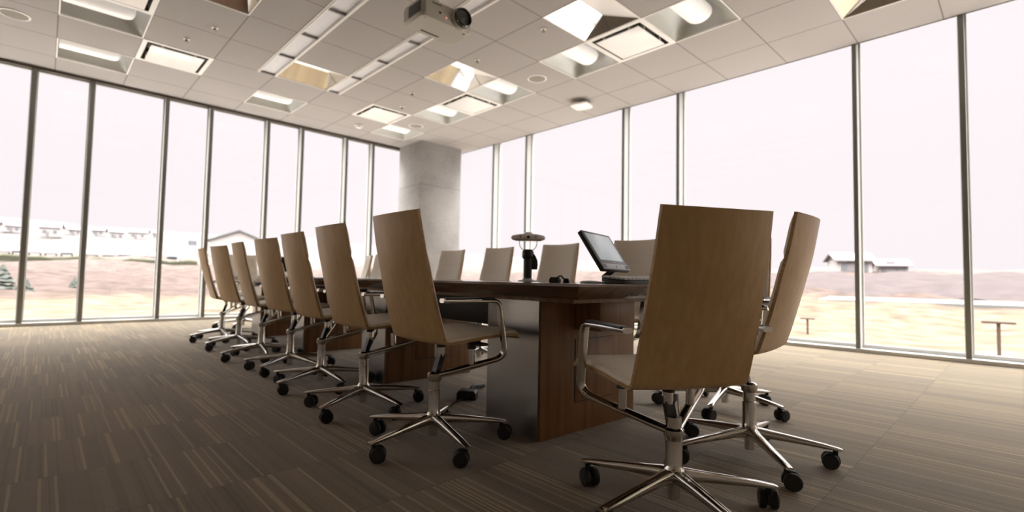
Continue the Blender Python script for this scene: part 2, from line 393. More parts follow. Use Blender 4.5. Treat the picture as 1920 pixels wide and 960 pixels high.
spread(make_coffer(), COFFER, [
    'large white mirrored ceiling recess right of the projector, touching a square vent corner',
    'pale blue mirrored ceiling recess between the projector and the concrete column',
    'brown reflecting mirrored ceiling recess between the two slot strips',
    'brown ceiling recess cut by the top edge of the photo, left of the slot strips',
    'white ceiling recess cut by the top edge, nearest the wide glass wall'], 'ceiling coffer', 'mirrored ceiling coffers')
spread(make_lamp(), LAMP, [
    'rounded white tube light beside the round speaker and square vent, right of the projector',
    'largest rounded white tube light, cut by the top edge of the photo',
    'rounded tube light right of the pale blue mirrored recess',
    'rounded tube light left of the square vent, under the pale blue recess',
    'small dim tube light nearest the concrete column',
    'tube light near the long glass wall, below the brown mirrored recess',
    'tube light at upper left beside the left vent, nearest the long glass wall',
    'tube light at upper left, second row from the long glass wall'], 'ceiling light', 'tube lights in the ceiling')
spread(make_vent(), VENT, [
    'largest square air vent with white plate, touching the large white recess',
    'square air vent between two tube lights, below the pale blue recess',
    'square air vent next to the small smoke detector, near the column',
    'square air vent at upper left above the long glass wall',
    'square air vent cut by the top edge at upper left'], 'air vent', 'square ceiling vents')
for (xa, xb), lab in ((S1, 'recessed grey slot strip left of the projector, first from the left'), (S2, 'recessed grey slot strip running behind the projector')):
    r = empty('ceiling_slot_strip', ((xa+xb)/2, SY[0], CZ)); w = xb-xa
    f = MB()
    for sx in (-1, 1): f.box((sx*(w/2-.006), (SY[1]-SY[0])/2, .03), (.012, SY[1]-SY[0], .085)); f.box((sx*(w/2+.012), (SY[1]-SY[0])/2, -.003), (.014, SY[1]-SY[0], .008))
    f.build('side_rail', M['white_metal'], r)
    for k in range(6):
        MB().box((0, TILE*(k+.5), .020), (w-.03, TILE-.016, .010)).build('strip_panel', M['slot'], r)
    for k in range(7):
        MB().box((0, min(max(TILE*k, .008), SY[1]-SY[0]-.008), .006), (w-.02, .022, .03)).build('divider', M['strip_div'], r)
    tag(r, lab, 'slot diffuser', 'grey slot strips in the ceiling')
def speaker(x, y, lab, k=None):
    r = empty('ceiling_speaker', (x, y, CZ))
    MB().lathe([(.135, .0), (.135, -.008), (.118, -.010), (.114, -.004), (.114, .0)], n=40).build('rim', M['white_metal'], r)
    MB().lathe([(.113, -.002), (.113, -.006), (.06, -.009), (.002, -.010)], n=40).build('grille', M['grille'], r)
    tag(r, lab, 'speaker', 'round ceiling speakers')
speaker(4.872, 4.641, 'round grey ceiling speaker between two tube lights, right of the projector')
speaker(4.886, 7.744, 'small round ceiling speaker next to the concrete column')
speaker(-0.358, 7.62, 'round ceiling speaker in the upper left corner')
def sprinkler(x, y, lab):
    r = empty('sprinkler_head', (x, y, CZ))
    MB().lathe([(.034, 0), (.034, -.006), (.012, -.009), (.002, -.009)], n=20).build('escutcheon', M['white_metal'], r)
    b = MB(); b.cyl((0, 0, -.008), (0, 0, -.035), .009, 10); b.cyl((0, 0, -.033), (0, 0, -.038), .022, 14)
    for s in (-1, 1): b.cyl((s*.010, 0, -.01), (s*.014, 0, -.035), .003, 6)
    b.build('sprinkler_body', M['brass'], r)
    tag(r, lab, 'sprinkler', 'sprinkler heads in the ceiling')
for x, y, l in ((1.119, 6.896, 'sprinkler head beside the vent at upper left'), (1.294, 6.34, 'sprinkler head below the brown recess at the top edge'),
                (3.933, 3.659, 'sprinkler head left of the large white recess'), (3.914, 4.796, 'sprinkler head between the projector and the pale blue recess'),
                (3.947, 6.387, 'sprinkler head below the second slot strip, left of the pale blue recess'), (4.162, 7.035, 'sprinkler head just above the vent near the column')):
    sprinkler(x, y, l)
r = empty('smoke_detector', (4.126, 8.50, CZ))
MB().lathe([(.075, 0), (.075, -.016), (.06, -.022)], n=28).build('base', M['white_metal'], r)
MB().lathe([(.055, -.022), (.05, -.05), (.03, -.058), (.002, -.058)], n=28).build('sensor_cap', M['white_metal'], r)
tag(r, 'small white smoke detector on the ceiling near the long glass wall', 'smoke detector')
r = empty('wireless_access_point', (6.0, 4.74, CZ), .2)
MB().cyl((0, 0, 0), (0, 0, -.05), .05, 20).build('mount', M['black'], r)
b = MB(); rr = lambda s, z: [Vector((x*s, y*s, z)) for x, y in ell(.30, .30, 28, 4.5)]
b.loft([rr(.9, -.05), rr(1, -.06), rr(1, -.082), rr(.88, -.095)]); b.build('housing', M['plate'], r)
tag(r, 'white square access point on the ceiling near the wide glass wall', 'access point')
# projector
r = empty('projector', (2.655, 3.865, 3.15), math.radians(-1))
b = MB()
def prs(hx, hy, z, c): return [Vector((x, y, z)) for x, y in ((-hx+c, -hy), (hx-c, -hy), (hx, -hy+c), (hx, hy-c), (hx-c, hy), (-hx+c, hy), (-hx, hy-c), (-hx, -hy+c))]
b.loft([prs(.27, .16, .0, .03), prs(.292, .178, .022, .04), prs(.296, .182, .13, .04), prs(.28, .17, .17, .03)], 0, True, False)
body = b.build('body', M['proj'], r)
lb = MB(); lx_ = .13
lb.lathe([(.105, 0), (.105, .030), (.098, .045), (.092, .045), (.088, .02)], (lx_, -.172, .088), 32, 0, (0, -1, 0), False)
lb.build('lens_ring', M['proj'], r)
lb = MB(); lb.lathe([(.090, 0), (.090, .075), (.080, .085), (.068, .06), (.04, .052), (.002, .048)], (lx_, -.172, .088), 32, 0, (0, -1, 0)); lb.build('lens', M['lens'], r)
b = MB()
b.box((-.03, .10, -.002), (.20, .012, .006)); b.build('bottom_slot', M['black'], r)
MB().box((-.03, -.183, .045), (.012, .006, .012)).build('status_light', M['led'], r)
MB().lathe([(.014, 0), (.012, .004), (.002, .004)], (-.10, -.180, .07), 14, 0, (0, -1, 0)).build('sensor_window', M['lens'], r)
b = MB(); b.box((-.295, -.05, .08), (.006, .20, .10)); b.build('side_grille', M['black'], r)
b = MB(); b.box((-.14, -.183, .135), (.10, .006, .008)); b.build('front_slot', M['black'], r)
for sx in (-1, 1): MB().lathe([(.012, 0), (.010, -.012), (.002, -.012)], (sx*.22, -.12, .004), 12).build('foot', M['proj'], r)
b = MB(); b.cyl((0, .02, .16), (0, .02, .43), .03, 20); b.lathe([(.09, .0), (.09, .012)], (0, .02, .413), 28); b.box((0, .02, .182), (.22, .18, .03)); b.build('ceiling_mount', M['white_metal'], r)
tag(r, 'grey video projector hanging from the ceiling with its dark lens towards the camera', 'projector')

# ------------------------------------------------------------------ conference table
TA0, TA1, TB0, TB1, TZ = 1.36, 2.58, 1.19, 7.35, 0.7455
troot = empty('conference_table', fur((TA0+TA1)/2, (TB0+TB1)/2), -TH)
ta, tb = (TA1-TA0)/2, (TB1-TB0)/2
def rect(dx, z): return [Vector((sx*(ta-dx), sy_*(tb-dx), z)) for sx, sy_ in ((-1, -1), (1, -1), (1, 1), (-1, 1))]
b = MB(); b.loft([rect(.085, TZ-.062), rect(.012, TZ-.018), rect(0, TZ-.010), rect(0, TZ-.003), rect(.003, TZ)], 0, True, False)
b.build('tabletop', M['walnut_top'], troot)
MB().box((0, 0, TZ-.075), (2*ta-.5, 2*tb-.5, .026)).build('under_panel', M['walnut'], troot)
pc = (2.0 - (TA0+TA1)/2)
for k, pb in enumerate((1.656, 3.22, 4.95, 6.53)):
    d = .40; w = .752; zc = TZ-.062
    yb = pb - (TB0+TB1)/2
    p = MB().box((pc, yb+d/2, zc/2), (w-.012, d, zc), bev=.002).build('pedestal', M['walnut'], troot)
    for s in (-1, 1):
        MB().box((pc+s*(w/2-.002), yb+d/2+.004, zc/2-.004), (.006, d-.012, zc-.012)).build('steel_panel', M['steel'], p)
    MB().box((pc+.02, yb-.001, .305), (.30, .006, .31), bev=.002).build('access_door', M['walnut'], p)
    dd = MB(); ring_frame(dd, pc+.02-.154, pc+.02+.154, yb-.0005, yb+.0005, .0001, 0, 0)
    g = MB()
    for sx in (-1, 1): g.box((pc+.02+sx*.152, yb+.0005, .305), (.004, .004, .314))
    for sz in (-1, 1): g.box((pc+.02, yb+.0005, .305+sz*.157), (.308, .004, .004))
    g.build('door_gap', M['black'], p)
MB().box((pc-.02, 0, .585), (.30, 2*tb-1.3, .20), bev=.004).build('cable_trough', M['black'], troot)
MB().box((pc+.0, -tb+.38, .60), (.28, .16, .17), bev=.004).build('cable_box', M['walnut'], troot)
tag(troot, 'long dark walnut conference table on four wood and steel pedestals', 'table')

# ------------------------------------------------------------------ chair
PROF = [(.292, .424), (.272, .435), (.12, .430), (-.01, .417), (-.065, .412), (-.100, .424), (-.121, .465), (-.160, .565), (-.203, .69), (-.238, .82), (-.268, .978)]
pp = catmull([(x, 0, z) for x, z in PROF], 6)
NU = len(pp)-1
def hw(u, z):
    if u < .36: return .212 + .036*(1-u/.36)**1.2
    t = min(1, max(0, (z-.44)/.538)); return .212 - .019*t**1.15
def sag(u, z):
    t = min(1, max(0, (z-.42)/.5)); return .006 + .026*min(1, t*1.6)
def surf(i, v, off):
    p = pp[i]; t = (pp[min(i+1, NU)] - pp[max(i-1, 0)]).normalized()
    nn = Vector((-t.z, 0, t.x)); nn = -nn if nn.dot(Vector((.5, 0, .8))) < 0 else nn
    u = i/NU; w = hw(u, p.z); cc = sag(u, p.z) if u > .3 else .004
    fx = nn*(cc*v*v + off)
    return Vector((p.x+fx.x, v*w, p.z+fx.z))
NV = 14
def rowv(): return [-1+2*k/NV for k in range(NV+1)]
def make_shell(parent):
    b = MB(); tk = .013
    out = [[surf(i, v, 0) for v in rowv()] for i in range(NU+1)]
    inn = [[surf(i, v, tk) for v in rowv()] for i in range(NU+1)]
    n = NV+1; N = (NU+1)*n
    vs = [p for r_ in out for p in r_] + [p for r_ in inn for p in r_]; 
    fo, fi, fe = [], [], []
    for i in range(NU):
        for j in range(NV):
            q = [i*n+j, i*n+j+1, (i+1)*n+j+1, (i+1)*n+j]; fo.append(q); fi.append([N+k for k in q[::-1]])
        for j in (0, NV): fe.append([i*n+j, (i+1)*n+j, N+(i+1)*n+j, N+i*n+j])
    for j in range(NV):
        for i in (0, NU): fe.append([i*n+j, i*n+j+1, N+i*n+j+1, N+i*n+j])
    o = len(b.v); b.v += vs
    for fs, mi in ((fo, 0), (fi, 0), (fe, 1)):
        for f in fs: b.f.append(f); b.mi.append(mi); b.sm.append(True)
    return b.build('seat_shell', [M['oak'], M['ply_edge']], parent)
def make_cushion(parent):
    b = MB(); i0, i1 = 1, NU; tk = .013
    vv = [-.975, -.955, -.90, -.80] + [-.6+.2*k for k in range(7)] + [.80, .90, .955, .975]
    hv = [.001, .012, .019, .022] + [.023]*7 + [.022, .019, .012, .001]
    rows = []; base = []
    for i in range(i0, i1+1):
        e = min(i-i0, i1-i); k = (.15, .72, .94, 1)[min(e, 3)]
        z = pp[i].z
        rr = []
        for v, hh in zip(vv, hv):
            hgt = hh*k
            if i == SEAM: hgt -= .0075
            rr.append(surf(i, v, tk+hgt))
        rows.append(rr); base.append([surf(i, v, tk-.001) for v in vv])
    n = len(vv); N = len(rows)*n
    b.v += [p for r_ in rows for p in r_] + [p for r_ in base for p in r_]
    def F(f): b.f.append(f); b.mi.append(0); b.sm.append(True)
    for i in range(len(rows)-1):
        for j in range(n-1): F([i*n+j, i*n+j+1, (i+1)*n+j+1, (i+1)*n+j])
        for j in (0, n-1): F([i*n+j, (i+1)*n+j, N+(i+1)*n+j, N+i*n+j])
    for j in range(n-1):
        for i in (0, len(rows)-1): F([i*n+j, i*n+j+1, N+i*n+j+1, N+i*n+j])
    return b.build('cushion', M['leather'], parent)
SEAM = min(range(NU//2, NU), key=lambda i: abs(pp[i].z-.79))
ZV = .255
def make_chair():
    r = empty('conference_chair', (0, 0, 0))
    # base
    b = MB(); b.lathe([(.020, .036), (.021, .09), (.038, .094), (.041, .118), (.032, .136), (.0285, .15), (.028, ZV-.012), (.025, ZV-.01), (.025, ZV+.05)], n=28)
    b.build('column', M['chrome'], r)
    for k in range(5):
        a = 2*PI*k/5; ca, sa = math.cos(a), math.sin(a)
        lb = MB(); rings = []
        for d, z, w, hgt in ((.018, .112, .056, .044), (.045, .112, .046, .042), (.09, .108, .038, .036), (.18, .099, .034, .029), (.28, .088, .031, .021), (.336, .081, .030, .014), (.345, .080, .027, .010)):
            rings.append([Vector((d*ca - y*sa, d*sa + y*ca, z + x)) for y, x in ell(w, hgt, 14, 3.2)])
        lb.loft(rings); leg = lb.build('leg', M['chrome'], r)
        c = MB(); cx, cy_ = .322*ca, .322*sa; q = a + 0.9 + k*1.7
        ax = Vector((math.cos(q), math.sin(q), 0)); tr = Vector((-math.sin(q), math.cos(q), 0))*.018
        cc = Vector((cx, cy_, .0325)) + tr
        for s in (-1, 1):
            c.lathe([(.010, -.012), (.028, -.012), (.0325, -.006), (.0325, .006), (.028, .011), (.010, .012)], cc + ax*s*.0180, 22, 0, ax)
        c.cyl(cc - ax*.010, cc + ax*.010, .010, 10)
        hood = []
        for k2 in range(9):
            t = -.3 + 2.2*k2/8
            dr = (-tr.normalized())*math.cos(t) + Vector((0, 0, 1))*math.sin(t)
            hood.append([cc + ax*(.007*s) + dr*rr_ for s, rr_ in ((-1, .022), (1, .022), (1, .036), (-1, .036))])
        c.loft(hood); c.cyl((cx, cy_, .04), (cx, cy_, .078), .010, 12)
        c.build('caster', M['rubber'], leg)
    # arm frames
    up_ = empty_part = None
    sec = ell(.034, .019, 16, 3.0)
    for s in (-1, 1):
        path = fillet([(-.006, s*.004, ZV), (.030, s*.040, ZV+.012), (.205, s*.258, .352), (.155, s*.262, .606), (-.145, s*.252, .611)], [.03, .05, .035])
        m_ = MB(); m_.sweep(path, sec, (0, 1, 0)); m_.build('arm_frame', M['chrome'], r)
        MB().box((-.003, s*.2575, .6185), (.262, .030, .008), bev=.003).build('armrest', M['black'], r)
        mid = Vector((.108, s*.137, ZV+.058))
        st = MB(); st.cyl(mid, mid + Vector((-.002, 0, .075)), .015, 16); st.build('support_post', M['chrome'], r)
        MB().cyl(mid + Vector((-.002, 0, .07)), (mid.x-.004, mid.y, .432), .021, 16).build('post_cap', M['black'], r)
    MB().lathe([(.0295, ZV-.026), (.034, ZV-.012), (.034, ZV+.008), (.024, ZV+.016), (.002, ZV+.017)], n=24).build('frame_hub', M['chrome'], r)
    w = MB()
    w.loft([[Vector((x+dx, y, z)) for dx, y in ((-.012, -.016), (.014, -.016), (.014, .016), (-.012, .016))] for x, z in ((.004, ZV+.005), (.018, ZV+.05), (.034, ZV+.095))], 0, True, False)
    w.build('tilt_bracket', M['black'], r)
    MB().cyl((.034, 0, ZV+.085), (.034, 0, ZV+.135), .017, 16).build('support_post', M['chrome'], r)
    MB().cyl((.034, 0, ZV+.128), (.03, 0, .420), .023, 16).build('post_cap', M['black'], r)
    MB().box((.06, 0, .417), (.22, .26, .016), bev=.005).build('seat_plate', M['black'], r)
    lv = MB(); lv.sweep(fillet([(.0, -.01, ZV-.012), (.05, -.06, ZV), (.235, -.17, ZV+.062)], .03), ell(.007, .005, 8)); lv.build('lever', M['chrome'], r)
    b = MB(); b.box((.13, -.15, .405), (.05, .10, .012), bev=.003); b.build('height_paddle', M['black'], r)
    make_shell(r); make_cushion(r)
    return r
proto = make_chair()
UPPER = ('arm_frame', 'armrest', 'support_post', 'post_cap', 'frame_hub', 'tilt_bracket', 'seat_plate', 'lever', 'height_paddle', 'seat_shell', 'cushion')
chairs = []
def chair(a, b, face, lift, spin, label, group='conference chairs around the table'):
    o = proto if not chairs else copy_tree(proto)
    chairs.append(o)
    yaw = face - TH
    o.location = fur(a, b); o.rotation_euler = (0, 0, yaw)
    for ch in o.children:
        nm = ch.name.split('.')[0]
        if nm in UPPER: ch.location = (0, 0, lift)
        elif nm == 'leg':
            ch.rotation_euler = (0, 0, spin - yaw)
        elif nm == 'column': ch.scale = (1, 1, 1)
    tag(o, label, 'chair', group)
R_ = math.radians
# chairs are (a, b, facing in table directions, lift, base spin)
CH = [
 (1.522, .901, R_(61)+TH, .0, R_(100), 'largest wooden back conference chair at the near right, seen from behind beside the monitor'),
 (2.222, .950, R_(94)+TH, .055, R_(7), 'wooden back chair seen edge on, right of the largest chair, at the near table end'),
 (1.235, 1.953, R_(-1)+TH, .055, R_(187), 'nearest oak chair of the left row, beside the near steel and wood pedestal'),
 (1.234, 2.709, R_(-1)+TH, .055, R_(205), 'second nearest oak chair of the left row, next behind the tallest one'),
 (1.252, 3.44, R_(0)+TH, .055, R_(200), 'third nearest oak chair of the left row'),
 (1.262, 4.155, R_(6)+TH, .055, R_(215), 'fourth oak chair of the left row, the middle one'),
 (1.231, 4.888, R_(-3)+TH, .055, R_(190), 'narrow turned oak chair in the left row, fifth from the near end'),
 (1.215, 5.70, R_(8)+TH, .055, R_(200), 'sixth oak chair of the left row, second from the far end'),
 (1.20, 6.45, R_(-5)+TH, .055, R_(195), 'farthest and leftmost oak chair of the left row, seen nearly edge on'),
 (2.96, 1.41, R_(180)+TH, .06, R_(46), 'chair mostly hidden behind the largest chair, only its base and back edge showing'),
]
for c in CH: chair(*c)
RB = [(2.75, 2.03, 182, 'cream chair across the table directly behind the monitor and keyboard'),
      (2.75, 2.80, 180, 'cream chair across the table between the monitor and the black camera post'),
      (2.75, 3.60, 180, 'cream chair across the table just left of the black camera post'),
      (2.75, 4.38, 183, 'cream chair across the table in front of the concrete column'),
      (2.75, 6.0, 184, 'cream chair across the table seen between the two nearest oak chairs'),
      (2.86, 6.75, 163, 'farthest cream chair across the table, a thin sliver beside the third oak chair')]
for a, b_, f, l in RB: chair(a, b_, R_(f)+TH, .075, R_(10+f), l)
chair(1.70, 7.74, R_(-92)+TH, .055, R_(20), 'pale chair at the far table end, behind the sixth oak chair')
chair(2.34, 7.76, R_(-88)+TH, .055, R_(45), 'pale chair at the far table end, between the fourth and fifth oak chairs')

# ------------------------------------------------------------------ things on the table
def make_monitor():
    r = empty('desktop_monitor', (0, 0, 0))     # faces +x
    tilt = Matrix.Rotation(R_(-33), 3, 'Y')
    T = lambda p: tilt @ Vector((p[0], p[1], p[2]*.86)) + Vector((.045, 0, .088))
    def slab(name, x, y0, y1, z0, z1, th, mat, bev=.004):
        return MB().box(T((x, (y0+y1)/2, (z0+z1)/2)), (th, y1-y0, (z1-z0)*.86), 0, tilt, bev).build(name, mat, r)
    slab('housing', -.014, -.235, .235, .0, .345, .026, M['black'], .008)
    slab('bezel', .001, -.235, .235, .0, .345, .006, M['grey_dark'], .002)
    slab('screen', .004, -.20, .20, .085, .325, .004, M['screen'], .001)
    st = slab('control_strip', .0045, -.232, .232, .006, .052, .004, M['grey_plastic'], .001)
    for s in (-1, 1):
        g = MB()
        for k in range(4): g.box(T((.0072, s*.195, .018+.0075*k)), (.002, .055, .004), 0, tilt)
        g.build('speaker_slots', M['black'], st)
    MB().lathe([(.008, 0), (.008, .002), (.002, .003)], T((.006, 0, .03)), 16, 0, tilt @ Vector((1, 0, 0))).build('power_button', M['black'], st)
    MB().box(T((.0052, 0, .068)), (.002, .06, .007), 0, tilt).build('nameplate', M['grey_plastic'], r)
    s = MB()
    for yy in (-.035, .035):
        s.loft([[Vector((x+dx, yy+dy, z)) for dx, dy in ((-.012, -.012), (.012, -.012), (.012, .012), (-.012, .012))] for x, z in ((.0, .012), (-.03, .055), (.015, .09), (-.005, .15))], 0, True, False)
    s.cyl((-.028, -.06, .045), (-.028, .06, .045), .011, 12); s.build('hinge_stand', M['black'], r)
    f = MB(); f.loft([[Vector((x*k+.01, y*k, z)) for x, y in ell(.19, .24, 24, 3.5)] for k, z in ((1, 0), (1, .008), (.8, .014))]); f.build('foot', M['black'], r)
    return r
M['grey_dark'] = plain('dark_grey_bezel', (0.07, 0.07, 0.072), 0.35, 0, 0.5, 0.02)
mon = make_monitor(); mon.location = fur(1.94, 1.49, TZ); mon.rotation_euler = (0, 0, R_(-77)); mon.scale = (.745, .745, .745)
tag(mon, 'tilted desktop monitor with a pale screen on the near end of the table', 'monitor')
m2 = copy_tree(mon); m2.location = fur(1.9, 6.85, TZ); m2.rotation_euler = (0, 0, R_(75))
tag(m2, 'black back of a second monitor, a dark sliver between the fourth and fifth oak chairs', 'monitor')
kb = empty('keyboard', fur(1.96, 1.33, TZ), -TH)
b = MB(); b.loft([[Vector((x*k, y*k, z + (y+.075)*.09)) for x, y in ell(.45, .15, 28, 7)] for k, z in ((1, 0), (1, .012), (.985, .016))]); b.build('keyboard_tray', M['black'], kb)
for rr_ in range(5):
    g = MB()
    for k in range(15):
        if rr_ == 0 and 4 < k < 10: continue
        g.box((-.203+.029*k, -.052+.026*rr_, .022+(.023+.026*rr_)*.09), (.025, .022, .010), bev=.002)
    if rr_ == 0: g.box((0, -.052, .024), (.14, .022, .010), bev=.002)
    g.build('key_row', M['key'], kb)
tag(kb, 'pale keyboard lying on the table in front of the tilted monitor', 'keyboard')
# panoramic meeting camera on its post
r = empty('conference_camera', fur(2.05, 2.21, TZ), 0)
MB().lathe([(.06, 0), (.06, .006), (.034, .012), (.028, .02)], n=32).build('base', M['grey_plastic'], r)
MB().lathe([(.026, .015), (.026, .145)], n=28).build('post', M['black'], r)
MB().lathe([(.030, .14), (.036, .150), (.036, .182), (.031, .192), (.028, .198), (.002, .198)], n=32).build('collar', M['black'], r)
b = MB(); dv = Vector((.70, -.71, 0))
rings = []
for z, w0, w1 in ((.075, .024, .058), (.10, .024, .062), (.13, .024, .060), (.16, .024, .046), (.175, .024, .034)):
    sd = Vector((.71, .70, 0))*.011
    rings.append([dv*w0 + sd + Vector((0, 0, z)), dv*w1 + sd + Vector((0, 0, z)), dv*w1 - sd + Vector((0, 0, z)), dv*w0 - sd + Vector((0, 0, z))])
b.loft(rings, 0, True, False); b.build('handset', M['black'], r)
for s in (-1, 1):
    MB().sweep(fillet([dv*(s*.030) + Vector((0, 0, .195)), dv*(s*.052) + Vector((0, 0, .215)), dv*(s*.056) + Vector((0, 0, .270))], .018), ell(.005, .005, 8), (0, 0, 1) if False else (.71, .70, 0)).build('wire_arm', M['chrome'], r)
b = MB()
b.loft([[dv*x + Vector((.71, .70, 0))*y*1.0 + Vector((0, 0, z)) for x, y in ell(w, d_, 28, 2.4)] for w, d_, z in ((.16, .09, .252), (.205, .11, .260), (.215, .115, .272), (.20, .10, .284), (.12, .07, .292))])
b.build('camera_ring', M['plate'], r)
b = MB()
for k in range(5):
    a = PI*(.15+.7*k/4) + R_(180); q = dv*(math.cos(a)*.09) + Vector((-.71, -.70, 0))*abs(math.sin(a))*.052 + Vector((0, 0, .271))
    b.lathe([(.010, 0), (.009, .006), (.002, .008)], q, 14, 0, (q - Vector((0, 0, .271))).normalized())
b.build('camera_lens', M['lens'], r)
MB().lathe([(.03, .29), (.028, .30), (.015, .306), (.002, .307)], n=24).build('top_cap', M['plate'], r)
tag(r, 'black post with a chrome all round camera ring standing on the table', 'conference camera')
# small black hub with curled cable and a coaster-like puck
r = empty('cable_hub', fur(1.66, 1.60, TZ), .4); r.scale = (.75, .75, .75)
b = MB(); b.loft([[Vector((x*k, y*k, z)) for x, y in ((-.022, -.03), (.02, -.03), (.03, .03), (-.02, .03))] for k, z in ((1, 0), (1.1, .018), (.8, .036))], 0, True, False); b.build('plug_block', M['black'], r)
b = MB(); b.sweep(fillet([(.0, -.01, .03), (.02, -.03, .048), (.045, -.04, .03), (.06, -.05, .018), (.10, -.06, .006), (.13, -.02, .005)], .015), ell(.010, .010, 8), (0, 0, 1)); b.build('cable', M['black'], r)
b = MB(); b.loft([[Vector((.07+x*k, -.055+y*k, z)) for x, y in ((-.02, -.02), (.03, -.012), (.025, .02), (-.02, .018))] for k, z in ((1, 0), (.9, .02), (.4, .03))], 0, True, False); b.build('second_plug', M['black'], r)
tag(r, 'small black plugs with a curled cable on the table left of the monitor', 'cable')
r = MB().lathe([(.045, 0), (.047, .004), (.043, .010), (.03, .013), (.002, .014)], n=32).build('table_puck', M['grey_plastic'])
r.location = fur(1.70, 1.42, TZ); tag(r, 'flat grey round puck on the table beside the monitor foot', 'microphone puck')
# floor power box
r = empty('floor_power_box', (1.97, 2.44, 0), .7)
b = MB(); b.loft([[Vector((x*k, y*k, z)) for x, y in ((-.045, -.06), (.045, -.06), (.045, .06), (-.045, .06))] for k, z in ((1, 0), (1, .04), (.8, .055))], 0, True, False); b.build('box', M['black'], r)
b = MB(); b.sweep(fillet([(.04, .0, .02), (.12, -.01, .05), (.22, -.03, .03), (.34, -.05, .012)], .05), ell(.03, .022, 10), (0, 0, 1)); b.build('cable_bundle', M['black'], r)
b = MB(); b.sweep(fillet([(-.04, .0, .02), (-.12, .05, .008), (-.25, .06, .006)], .05), ell(.01, .01, 8), (0, 0, 1)); b.build('thin_cable', M['black'], r)
tag(r, 'black floor power box with cables beside the near pedestal', 'power box')

# ------------------------------------------------------------------ outside
def ray(x, y):
    q = Vector(((x-960)/FPX, -(y-480)/FPX, 0)); return (r2*q.x + u2*q.y + fwd).normalized()
def slope(x, y):
    d = ray(x, y); return d.z/math.hypot(d.x, d.y)
def prof(x, tab): return [(r_, CAM_H + r_*slope(x, y)) for r_, y in tab]
PL = [(8, -2.05), (20, -2.05)] + prof(200, [(29, 601), (52, 560), (84, 520), (112, 492), (128, 482), (250, 458), (380, 440), (560, 430), (1200, 427)])
PRR = [(8, -2.05), (15, -2.05)] + prof(1700, [(20, 672), (38, 612), (50, 575), (55, 563), (59, 555), (88, 516), (110, 513), (500, 511), (1200, 508)])
def interp(tab, r_):
    if r_ <= tab[0][0]: return tab[0][1]
    for (a, za), (b, zb) in zip(tab, tab[1:]):
        if r_ <= b: return za + (zb-za)*(r_-a)/(b-a)
    return tab[-1][1]
AL, AR = math.atan2(ray(330, 500).y, ray(330, 500).x), math.atan2(ray(1480, 500).y, ray(1480, 500).x)
def tz(x, y):
    r_ = math.hypot(x, y); a = math.atan2(y, x); t = min(1, max(0, (a-AR)/(AL-AR))); t = t*t*(3-2*t)
    if a < -1.2 or a > 2.8: t = .5
    return interp(PL, r_)*t + interp(PRR, r_)*(1-t)
def terrain_mat():
    t = NT('dry_grass_with_haze'); b = t.bsdf(0.95, 0, 0.1)
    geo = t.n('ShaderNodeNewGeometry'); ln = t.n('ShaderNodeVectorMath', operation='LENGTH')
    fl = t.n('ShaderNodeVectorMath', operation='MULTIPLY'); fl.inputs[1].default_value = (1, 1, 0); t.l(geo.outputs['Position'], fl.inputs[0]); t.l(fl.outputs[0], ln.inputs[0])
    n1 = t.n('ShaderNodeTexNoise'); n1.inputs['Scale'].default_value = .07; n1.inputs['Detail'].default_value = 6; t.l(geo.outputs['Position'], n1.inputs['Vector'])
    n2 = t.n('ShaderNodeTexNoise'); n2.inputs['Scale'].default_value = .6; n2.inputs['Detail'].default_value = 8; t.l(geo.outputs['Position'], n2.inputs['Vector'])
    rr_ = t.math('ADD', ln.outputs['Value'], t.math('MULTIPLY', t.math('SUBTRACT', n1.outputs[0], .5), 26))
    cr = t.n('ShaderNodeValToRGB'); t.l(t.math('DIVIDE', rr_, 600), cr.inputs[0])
    els = [(0, (0.094, 0.075, 0.054)), (50, (0.098, 0.076, 0.054)), (58, (0.058, 0.042, 0.037)), (88, (0.065, 0.047, 0.043)), (110, (0.075, 0.058, 0.053)), (122, (0.091, 0.075, 0.068)), (160, (0.094, 0.080, 0.073)), (260, (0.089, 0.079, 0.075)), (380, (0.080, 0.075, 0.077)), (598, (0.088, 0.084, 0.088))]  # straw and brush tones, paled and greyed in place of haze
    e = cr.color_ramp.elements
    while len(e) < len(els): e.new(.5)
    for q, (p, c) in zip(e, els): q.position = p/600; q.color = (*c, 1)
    f = t.math('MULTIPLY_ADD', n2.outputs[0], 2.2, -.08)
    sc_ = t.n('ShaderNodeVectorMath', operation='SCALE'); t.l(cr.outputs[0], sc_.inputs[0]); t.l(f, sc_.inputs['Scale'])
    t.l(sc_.outputs[0], b.inputs['Base Color']); return t.m
b = MB(); radii = [6, 10, 14, 18, 22, 27, 32, 38, 45, 52, 60, 70, 80, 90, 100, 112, 120, 128, 140, 155, 175, 200, 230, 260, 300, 340, 380, 440, 500, 560, 700, 900, 1200]
NA = 120
rings = []
for q in radii:
    rg = []
    for k in range(NA):
        a = 2*PI*k/NA; x, y = q*math.cos(a), q*math.sin(a)
        rg.append(Vector((x, y, tz(x, y) + (0 if q < 26 else .012*q*math.sin(a*23+q*.07)*math.sin(a*9+q*.031)*.5))))
    rings.append(rg)
b.loft(rings, 0, False, True)
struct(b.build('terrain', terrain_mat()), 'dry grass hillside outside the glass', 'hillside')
bk = []
for k in range(41):
    a_ = AR - .55 + .63*k/40; rr2 = []
    for q in (59, 64, 72, 80, 86, 90):
        hh = .25*math.sin(k*.9+q) + (.0 if q in (59, 90) else .45)
        x, y = q*math.cos(a_), q*math.sin(a_); rr2.append(Vector((x, y, tz(x, y) + hh - (.3 if q in (59, 90) else 0))))
    bk.append(rr2)
struct(MB().loft(bk, 0, False, True, False).build('hill_bank', plain('dark_plum_soil', (0.057, 0.046, 0.047), .95, 0, .1, .35, .5)), 'dark earth bank below the ridge outside the wide glass wall', 'bank')
hg = []
